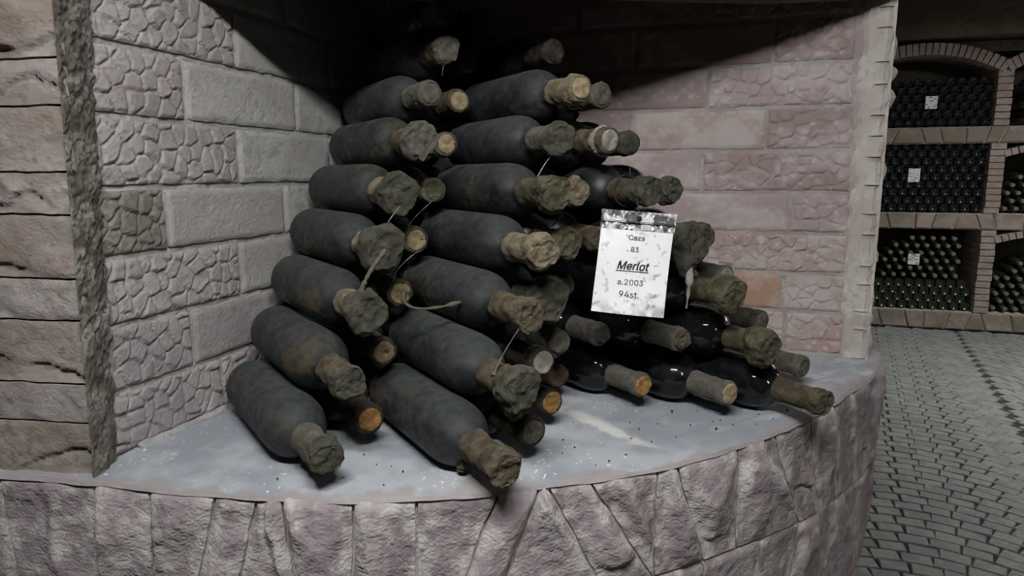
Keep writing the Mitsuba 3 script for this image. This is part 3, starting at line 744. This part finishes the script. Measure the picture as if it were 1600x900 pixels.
# ------------------------------------------------------------------ the pile of bottles
# (row, place): x, y of the mouth; azimuth of the axis; then look: glass, capsule, cork, lump (size, colour, stretch, droop)
D, Gy, Hf, Cl = 'm_glass_dusty', 'm_glass_grey', 'm_glass_half', 'm_glass_clean'
PILE = {
    (1, 0): (.2795, -.7328, 51.5, Gy, 'grey', None, (.0205, 'mould', 1.35, .10), 'grey mould cap'), (1, 1): (.2696, -.6225, 49.9, Hf, 'dark', 'orange', None, 'bright orange cork end'),
    (1, 2): (.4627, -.7033, 48.3, Gy, 'brown', 'mould', (.0215, 'brown', 1.5, .10), 'brown crusted neck, grey face'), (1, 3): (.4646, -.6042, 48.3, Hf, 'dark', 'grey', None, 'dark neck and speckled grey cork'),
    (1, 4): (.4604, -.4992, 48.3, Cl, 'dark', 'orange', (.014, 'olive', .7, .1), 'greenish orange cork end'), (1, 5): (.4441, -.3863, 48.5, Cl, 'red', 'red', None, 'wrinkled reddish capsule'),
    (1, 6): (.5631, -.3951, 48.5, Cl, 'grey', 'orange', None, 'smooth capsule and orange rim'), (1, 7): (.6761, -.3983, 48.5, Cl, 'grey', 'cork', None, 'smooth capsule, broken pale cork'),
    (1, 8): (.7881, -.4008, 48.5, Cl, 'brown', 'dark', (.0190, 'olive', 1.5, -.12), 'torn brown capsule'), (1, 9): (.7826, -.2307, 48.5, Cl, 'grey', 'grey', None, 'plain dark grey capsule'),
    (2, 0): (.2825, -.6851, 50.8, D, 'brown', None, (.0205, 'mould', 1.3, .15), 'brown neck, fuzzy grey end'), (2, 1): (.2585, -.5616, 49.2, Hf, 'mould', 'cork', None, 'cork half straw half grey'),
    (2, 2): (.4651, -.6551, 47.6, Gy, 'brown', None, (.0255, 'mould', 1.15, .45), 'large drooping grey mould end'), (2, 3): (.4617, -.5509, 47.6, Hf, 'dark', 'pale', (.018, 'grey', 1.0, .0), 'long dark neck and pale end'),
    (2, 4): (.4598, -.4504, 47.6, Cl, 'mould', 'grey', (.0195, 'grey', 1.0, .2), 'stubby grey mould end'), (2, 5): (.5019, -.3874, 48.2, Cl, 'grey', None, (.0160, 'grey', 1.5, -.2), 'pale lumpy capsule'),
    (2, 6): (.6113, -.3881, 48.2, Cl, 'grey', 'brown', (.0155, 'brown', 1.3, -.1), 'pale patched brown capsule'), (2, 7): (.7182, -.3867, 48.2, Cl, 'brown', None, (.0265, 'olive', 1.1, .40), 'big drooping olive mould end'),
    (2, 8): (.7198, -.2318, 48.2, Cl, 'dark', 'grey', None, 'dark brown capsule and grey end'),
    (3, 0): (.2728, -.6255, 50.2, D, 'straw', None, (.0290, 'mould', 1.0, .35), 'big round mould ball'), (3, 1): (.2582, -.5109, 48.6, Hf, 'olive', 'cork', (.0175, 'olive', .9, .2), 'greenish straw coloured end'),
    (3, 2): (.4556, -.5961, 47.0, D, 'brown', 'brown', (.0205, 'brown', 1.5, .1), 'hairy brown neck and end'), (3, 3): (.4554, -.4969, 47.0, Hf, 'mould', None, (.0275, 'mould', 1.2, .2), 'large pointed mould lump'),
    (3, 4): (.4514, -.3898, 47.9, Cl, 'brown', 'brown', (.0160, 'brown', 1.1, -.1), 'blunt brown end'), (3, 5): (.5606, -.3912, 47.9, Cl, 'brown', 'grey', None, 'brown capsule behind the tag'),
    (3, 6): (.6720, -.3943, 47.9, Cl, 'brown', None, (.0255, 'olive', 1.25, .15), 'thick olive mould end'), (3, 7): (.6653, -.2328, 47.9, Hf, 'grey', 'pale', (.0175, 'mould', 1.0, 0), 'pale crusted grey capsule'),
    (4, 0): (.2660, -.5687, 49.6, D, 'straw', None, (.0300, 'mould', 1.15, .30), 'thick dark mould end'), (4, 1): (.2600, -.4621, 47.9, Hf, 'brown', 'cork', None, 'straw cork ring'),
    (4, 2): (.4609, -.5526, 46.3, D, 'straw', 'straw', (.0225, 'straw', 1.35, .1), 'crumbly pale straw crust'), (4, 3): (.4695, -.4607, 46.3, Hf, 'olive', None, (.0225, 'olive', 1.3, .1), 'pointed olive mould end'),
    (4, 4): (.4952, -.3777, 47.6, Hf, 'brown', 'brown', (.0190, 'brown', 1.3, 0), 'brown capsule beside the tag'), (4, 5): (.6205, -.3942, 47.6, Hf, 'olive', None, (.0290, 'mould', 1.0, .65), 'big drop shaped mould lump'),
    (4, 6): (.6299, -.3050, 47.6, Cl, 'brown', None, (.0215, 'olive', 1.2, 0), 'dark crusted end by the wall'),
    (5, 0): (.2637, -.5160, 48.9, D, 'straw', None, (.0285, 'mould', 1.4, .20), 'long thick mould sleeve'), (5, 1): (.2697, -.4207, 47.3, Hf, 'grey', 'olive', (.0185, 'grey', .9, .1), 'hollow pale face'),
    (5, 2): (.4632, -.5058, 45.7, D, 'olive', None, (.0245, 'olive', 1.6, .15), 'rough yellowish crust sleeve'), (5, 3): (.4689, -.4103, 45.7, Hf, 'olive', None, (.0215, 'straw', 1.0, .1), 'small yellowish crust end'),
    (5, 4): (.5609, -.3876, 47.3, Hf, 'brown', None, (.0215, 'mould', 1.4, 0), 'tag string on its neck'), (5, 5): (.5842, -.3108, 47.3, Cl, 'mould', None, (.0205, 'mould', 1.1, .1), 'dark greenish mould end'),
    (6, 0): (.2774, -.4784, 48.2, D, 'brown', None, (.0265, 'grey', 1.35, .25), 'shaggy pale mould'), (6, 1): (.2670, -.3677, 46.6, Hf, 'grey', 'cork', (.0185, 'pale', .85, .15), 'hairy pale face'),
    (6, 2): (.4574, -.4534, 45.0, Gy, 'grey', None, (.0235, 'mould', .9, .15), 'flat round grey mould face'), (6, 3): (.5093, -.3896, 47.0, Hf, 'brown', 'pale', (.0210, 'pale', .9, .1), 'white crumbly end'),
    (6, 4): (.5257, -.3060, 47.0, Hf, 'mould', 'mould', (.0185, 'mould', .9, .1), 'small dark grey end'),
    (7, 0): (.2645, -.4158, 47.6, Gy, 'grey', 'grey', (.0195, 'grey', .9, .0), 'flat grey face'), (7, 1): (.2681, -.3183, 46.0, Hf, 'brown', 'cork', None, 'straw coloured cork'),
    (7, 2): (.4735, -.4100, 46.7, Gy, 'straw', 'cork', (.0195, 'straw', .85, .0), 'pale yellow neck and cork'), (7, 3): (.4855, -.3211, 46.7, Hf, 'grey', 'grey', None, 'plain grey disc end'),
    (8, 0): (.2740, -.3750, 47.0, D, 'brown', None, (.0215, 'grey', 1.1, .1), 'crumbly shadowed pale end'), (8, 1): (.2648, -.2690, 46.4, Hf, 'brown', 'brown', None, 'dim brown end in the shadow'),
    (8, 2): (.4110, -.3010, 46.4, Hf, 'dark', 'dark', None, 'dim dark end'), (9, 0): (.2460, -.3080, 46.1, Hf, 'brown', 'brown', (.02, 'brown', 1.0, 0), 'dim brown end at the top'),
    (9, 1): (.2783, -.2389, 46.1, Hf, 'brown', 'brown', None, 'dim end at the very top'),
}
LEN, RB, RH = .297, .0368, .0660
NAMES = {Gy: 'grey dusted', D: 'brown stained', Hf: 'dark', Cl: 'glossy'}
ORD = ['first', 'second', 'third', 'fourth', 'fifth', 'sixth', 'seventh', 'eighth', 'ninth', 'tenth']
body_ply = mikit.ply(lathe(BP, 40), smooth=55)
ball = trimesh.creation.icosphere(4)


def capsule_mesh(seed, rough=.0010, n=36):
    """The dusty foil sleeve on the neck, closed at the mouth."""
    r = np.random.default_rng(seed)
    y0 = .2285 + r.uniform(0, .010)
    ys = np.linspace(y0, .296, 26)
    rad = np.interp(ys, [.226, .240, .252, .283, .286, .2925, .296], [.0186, .0176, .0170, .0168, .0182, .0182, .0172])
    prof = np.vstack([[np.interp(y0, [p[1] for p in BP[9:]], [p[0] for p in BP[9:]]) - .001, y0], np.c_[rad, ys], [(.0140, .2975), (.0135, .2965), (0, .2965)]])
    m = lathe(prof, n)
    v = m.vertices
    q = np.stack([v[:, 0] * 90, v[:, 1] * 90, v[:, 2] * 90 + seed * 5.3], -1)
    d = (meshkit.fbm(q, 4) - .5) * rough * 5 - (.0012 if rough < .001 else 0)
    rr = np.hypot(v[:, 0], v[:, 2])
    k = np.where(rr > .001, 1 + d / np.maximum(rr, .006), 1)
    v[:, 0] *= k
    v[:, 2] *= k
    return m


def cork_mesh(seed):
    prof = [(.0142, .290), (.0142, .2972), (.0128, .2985), (.0105, .2987), (.0082, .2986), (.0055, .2984), (.0028, .2982), (0, .2982)]
    m = lathe(prof, 24)
    v = m.vertices
    v[:, 1] += (meshkit.fbm(np.c_[v[:, 0] * 160, v[:, 2] * 160, np.full(len(v), seed * 3.1)], 3) - .5) * .008 * (v[:, 1] > .296)
    return m


def lump_mesh(seed, size, stretch, droop, fuzz=1.0):
    """A clump of mould on the mouth, drooping down; local z is up, y along the axis."""
    v = ball.vertices.copy()
    q = v * 1.2 + seed * 7.7
    d = (meshkit.fbm(q, 3) - .5) * .62 + (meshkit.fbm(v * 5 + seed, 2) - .5) * .10 * fuzz + (meshkit.fbm(v * 22 + seed, 2) - .5) * .05
    p = v * (1 + d)[:, None] * size * .92
    p[:, 1] *= stretch
    p[:, 1] = np.minimum(p[:, 1], size * .55 + (meshkit.fbm(v * 3 + seed * 2, 3) - .5) * size * .35)
    lowz = np.clip(-p[:, 2] / size, 0, 1.4)
    p[:, 2] -= droop * size * lowz ** 2
    p[:, 0] *= 1 - .35 * droop * lowz
    p[:, 1] += .2975 - size * .30
    return trimesh.Trimesh(p, ball.faces, process=False)


pile_keys = {}
for n_, ((r, j), (x, y, az, gm, cap, cork, lump, look)) in enumerate(PILE.items()):
    t = numbered('wine_bottle')
    pile_keys[(r, j)] = t
    a = math.radians(az)
    dx, dy = math.sin(a), -math.cos(a)
    M = T().translate([x - dx * LEN, y - dy * LEN, Z0 + RB + RH * (r - 1)]).rotate([0, 0, 1], math.degrees(math.atan2(dy, dx)) - 90)
    scene[t + '__body'] = {**body_ply, 'bsdf': {'type': 'ref', 'id': gm}, 'to_world': M}
    scene[t + '__capsule'] = mikit.ply(capsule_mesh(n_, .0007 if gm == Cl else .0013), 'm_' + cap, smooth=50, to_world=M)
    labels[t + '__capsule'] = {'label': {'dark': 'dark dusty', 'mould': 'grey mouldy', 'red': 'reddish brown', 'straw': 'straw coloured', 'olive': 'olive crusted'}.get(cap, cap) + ' neck capsule'}
    if cork:
        scene[t + '__cork'] = mikit.ply(cork_mesh(n_), 'm_' + cork, smooth=50, to_world=M)
    if lump:
        s, cm, st, dp = lump
        if cork and st <= 1.0:      # a crust round the rim that leaves the cork in view
            lm = lump_mesh(n_, s, 1.0, dp)
            lm.vertices[:, 1] -= s * .55
        else:
            lm = lump_mesh(n_, s, st, dp)
        scene[t + '__mould'] = mikit.ply(lm, 'm_' + cm, smooth=True, to_world=M)
    rowtxt = 'bottom pile row' if r == 1 else ORD[r - 1] + ' pile row'
    tag(t, f'{NAMES[gm]} wine bottle with {look}, {ORD[j]} from left, {rowtxt}', 'bottle', 'wine bottles in the dusty pile')


# the deeper layer, base against the left wall, seen only through the gaps
for c in (2, 3, 4):
    for r in range(1, 6):
        if (r, c) not in PILE:
            continue
        x, y, az = PILE[(r, c)][:3]
        a = math.radians(az)
        dx, dy = math.sin(a), -math.cos(a)
        back = LEN + .006
        x, y = x - dx * back, y - dy * back
        bx, by = x - dx * LEN, y - dy * LEN
        fix = max(0, .006 - (bx - RB * math.cos(a))) / dx
        if by + RB * math.sin(a) > -.008 or fix > .03:
            continue
        x, y = x + dx * min(fix, .004), y + dy * min(fix, .004)
        t = numbered('wine_bottle')
        M = T().translate([x - dx * LEN, y - dy * LEN, Z0 + RB + RH * (r - 1)]).rotate([0, 0, 1], math.degrees(math.atan2(dy, dx)) - 90)
        scene[t + '__body'] = {**body_ply, 'bsdf': {'type': 'ref', 'id': Hf}, 'to_world': M}
        scene[t + '__capsule'] = mikit.ply(capsule_mesh(200 + r * 9 + c, .0010), 'm_dark', smooth=50, to_world=M)
        rowtxt = 'bottom row' if r == 1 else ORD[r - 1] + ' row up'
        tag(t, f'dark wine bottle deep in the gap behind the {ORD[c]} bottle of the {rowtxt}', 'bottle', 'wine bottles in the deeper layer')

# ------------------------------------------------------------------ cobwebs and hanging dirt
def tube(pts, radii, n=7, seed=0):
    pts = np.asarray(pts, float)
    s = np.linspace(0, 1, 14)
    c = CubicSpline(np.linspace(0, 1, len(pts)), pts)(s)
    r = np.interp(s, np.linspace(0, 1, len(radii)), radii)
    r = r * (1 + .5 * np.random.default_rng(seed).uniform(-1, 1, len(s)))
    t = np.gradient(c, axis=0)
    t /= np.linalg.norm(t, axis=1, keepdims=True)
    a = np.cross(t, [.31, .2, .91])
    a /= np.linalg.norm(a, axis=1, keepdims=True)
    b = np.cross(t, a)
    th = np.linspace(0, 2 * math.pi, n, endpoint=False)
    v = (c[:, None] + r[:, None, None] * (np.cos(th)[None, :, None] * a[:, None] + np.sin(th)[None, :, None] * b[:, None])).reshape(-1, 3)
    i = np.arange(len(s) * n).reshape(len(s), n)
    k = np.roll(i, -1, 1)
    F = np.vstack([np.c_[i[:-1].ravel(), k[:-1].ravel(), i[1:].ravel()], np.c_[k[:-1].ravel(), k[1:].ravel(), i[1:].ravel()]])
    return trimesh.Trimesh(v, F, process=False)


WEBS = [('dirty strand of cobweb bridging from a greenish cork to the bottle right of it', [(.262, -.509, .170), (.305, -.587, .170), (.328, -.581, .166), (.362, -.560, .172)], [.0034, .0013, .0011, .003], 'm_web_dark'),
        ('dusty root like strand hanging under a mould ball at the left of the pile', [(.285, -.600, .236), (.276, -.622, .213), (.268, -.628, .192)], [.0026, .0022, .0034], 'm_web_dark'),
        ('pale cobweb thread under the long mould sleeve of a left hand bottle', [(.266, -.515, .286), (.262, -.545, .266), (.257, -.560, .246)], [.0004, .0007, .0003], 'm_web'),
        ('forked pale cobweb thread below the straw cork ring', [(.262, -.46, .220), (.251, -.502, .200), (.247, -.510, .178)], [.0004, .0006, .0003], 'm_web'),
        ('thin cobweb thread by the flat round grey mould face', [(.452, -.449, .352), (.440, -.452, .340), (.430, -.470, .316)], [.0007, .0005, .0008], 'm_web'),
        ('grey cobweb scrap between two necks at the middle of the pile', [(.450, -.600, .158), (.440, -.629, .135), (.432, -.645, .112)], [.0007, .001, .0022], 'm_web_dark'),
        ('dangling scrap of dirt under the rough yellowish crust', [(.464, -.47, .282), (.459, -.464, .268), (.449, -.467, .258)], [.0012, .0026, .0006], 'm_web_dark'),
        ('fine thread hanging under the small dark end by the pink wall', [(.526, -.306, .350), (.526, -.311, .332), (.527, -.312, .318)], [.0003, .0004, .0002], 'm_web'),
        ('thread of grime hanging under the crumbly end in the shadow', [(.274, -.374, .484), (.2684, -.375, .478), (.2656, -.377, .462)], [.0008, .0006, .0004], 'm_web'),
        ('white flaky drip hanging under the drop shaped mould lump', [(.6185, -.399, .216), (.619, -.403, .186), (.6165, -.407, .150)], [.0026, .0040, .0012], 'm_pale'),
        ('dark clump hanging under the front bottle neck over the slab edge', [(.400, -.652, .024), (.3985, -.656, .008), (.398, -.657, .0035)], [.005, .0045, .0034], 'm_mould'),
        ('pale thread hanging from the hollow pale face', [(.268, -.42, .288), (.252, -.456, .262), (.247, -.461, .248)], [.0003, .0005, .0002], 'm_web')]
for n_, (lab, pts, rr, m) in enumerate(WEBS):
    pts = np.array(pts) + [0, 0, Z0]
    k = add('cobweb', tube(pts, rr, seed=n_), m, True)
    tag(k, lab, 'cobweb')

# ------------------------------------------------------------------ the bagged paper tag
TL, TR, BR, BL = (np.array(q) + [0, 0, Z0] for q in ((.5153, -.4742, .2811), (.6023, -.4470, .2739), (.5924, -.4501, .1434), (.5032, -.4780, .1526)))
tagkey = numbered('label_bag')
tag(tagkey, 'clear zip bag holding a white printed wine label, hung by a string on the pile', 'label')
TN = np.cross(BL - TL, TR - TL)
TN /= np.linalg.norm(TN)
if TN @ (CAM - TL) < 0:
    TN = -TN


def tp(u, v, o=0.0):
    """u to the right, v down, both 0 to 1 on the tag."""
    u, v = np.asarray(u, float)[..., None], np.asarray(v, float)[..., None]
    return TL * (1 - u) * (1 - v) + TR * u * (1 - v) + BR * u * v + BL * (1 - u) * v + TN * np.asarray(o, float)[..., None]


def patch(u0, u1, v0, v1, nu, nv, o):
    u, v = np.meshgrid(np.linspace(u0, u1, nu), np.linspace(v1, v0, nv))
    P = tp(u, v, o(u, v))
    return P, np.broadcast_to(TN, P.shape)


bow = lambda u, v: .004 * np.sin(math.pi * u) * (v - .1) + .0016 * np.sin(5 * v + 2 * u)
P, N = patch(.012, .985, .165, .992, 20, 24, bow)
scene[tagkey + '__paper'] = mikit.ply(sheet(P, N, np.zeros(P.shape[:2]), .0005), 'm_paper', smooth=40)
crump = lambda u, v: bow(u, v) + .0010 + (meshkit.fbm(np.stack([u * 26, v * 14, u * 0], -1), 3) - .5) * .0075 * np.clip((.19 - v) / .05, 0, 1)
P, N = patch(0, 1.0, 0, .175, 90, 26, crump)
scene[tagkey + '__zip_band'] = mikit.ply(sheet(P, N, np.zeros(P.shape[:2]), .0006), 'm_zip', smooth=35)
for v0 in (.088, .100):
    zs = lambda u, v: bow(u, v) + .0034
    P, N = patch(0, 1.0, v0, v0 + .007, 30, 3, zs)
    k = numbered(tagkey + '__zip_rail')
    scene[k] = mikit.ply(sheet(P, N, np.zeros(P.shape[:2]), .0022), 'm_zip', smooth=False)
P, N = patch(-.005, 1.005, .165, 1.006, 20, 24, lambda u, v: bow(u, v) + .0012)
film = sheet(P, N, np.zeros(P.shape[:2]), .0)
film = trimesh.Trimesh(film.vertices[:480], [t for t in film.faces if max(t) < 480], process=False)
scene[tagkey + '__film'] = mikit.ply(film, 'm_film', smooth=True)


def write(text, u, v, h, bold=False, shear=0.0, under=False, squeeze=1.0):
    m = meshkit.text_mesh(text, h, .0004, bold)
    w = m.bounds[1, 0]
    vv = m.vertices.copy()
    vv[:, 0] = (vv[:, 0] - w / 2) * squeeze + vv[:, 1] * shear
    if under:
        b = box(-w * squeeze / 2, w * squeeze / 2 + .001, -h * .28, -h * .17, 0, .0004)
        m = trimesh.util.concatenate([trimesh.Trimesh(vv, m.faces, process=False), b])
        vv = m.vertices
    W_, H_ = np.linalg.norm(TR - TL), np.linalg.norm(BL - TL)
    uu, v2 = u + vv[:, 0] / W_, v - vv[:, 1] / H_
    p = tp(uu, v2, bow(uu, v2) + .0003 + vv[:, 2])
    k = numbered(tagkey + '__lettering')
    scene[k] = mikit.ply(trimesh.Trimesh(p, m.faces, process=False), 'm_ink', smooth=False)


write('Caza', .500, .272, .0062)
write('83', .490, .385, .0062)
write('Merlot', .487, .555, .0098, True, .22, True, .95)
write('a.2003', .485, .705, .0070)
write('94st.', .480, .825, .0078)
hole = tp(.50, .062, .0055)
k = numbered(tagkey + '__hole')
hb = trimesh.creation.icosphere(2, .0030)
hb.apply_translation(hole)
scene[k] = mikit.ply(hb, 'm_ink', smooth=True)
a = math.radians(47.3)
dN = np.array([math.sin(a), -math.cos(a), 0])
nc = np.array([.5609, -.3876, Z0 + RB + RH * 4]) - dN * .045
th = np.linspace(0, 2 * math.pi, 25)
side = np.array([math.cos(a), math.sin(a), 0])
loop = nc + .0215 * (np.cos(th)[:, None] * side + np.sin(th)[:, None] * Z)


def wire(pts, r):
    c = np.asarray(pts, float)
    t = np.gradient(c, axis=0)
    t /= np.linalg.norm(t, axis=1, keepdims=True)
    a_ = np.cross(t, dN + [.1, .2, .3])
    a_ /= np.linalg.norm(a_, axis=1, keepdims=True)
    b_ = np.cross(t, a_)
    q = np.linspace(0, 2 * math.pi, 6, endpoint=False)
    v = (c[:, None] + r * (np.cos(q)[None, :, None] * a_[:, None] + np.sin(q)[None, :, None] * b_[:, None])).reshape(-1, 3)
    i = np.arange(len(c) * 6).reshape(len(c), 6)
    k_ = np.roll(i, -1, 1)
    return trimesh.Trimesh(v, np.vstack([np.c_[i[:-1].ravel(), k_[:-1].ravel(), i[1:].ravel()], np.c_[k_[:-1].ravel(), k_[1:].ravel(), i[1:].ravel()]]), process=False)


s = np.linspace(0, 1, 16)[:, None]
hang = loop[3] * (1 - s) + (hole + TN * .001) * s - Z * .004 * np.sin(math.pi * s)
st = trimesh.util.concatenate([wire(loop, .0009), wire(hang, .0008)])
scene[numbered(tagkey + '__string')] = mikit.ply(st, 'm_string', smooth=True)
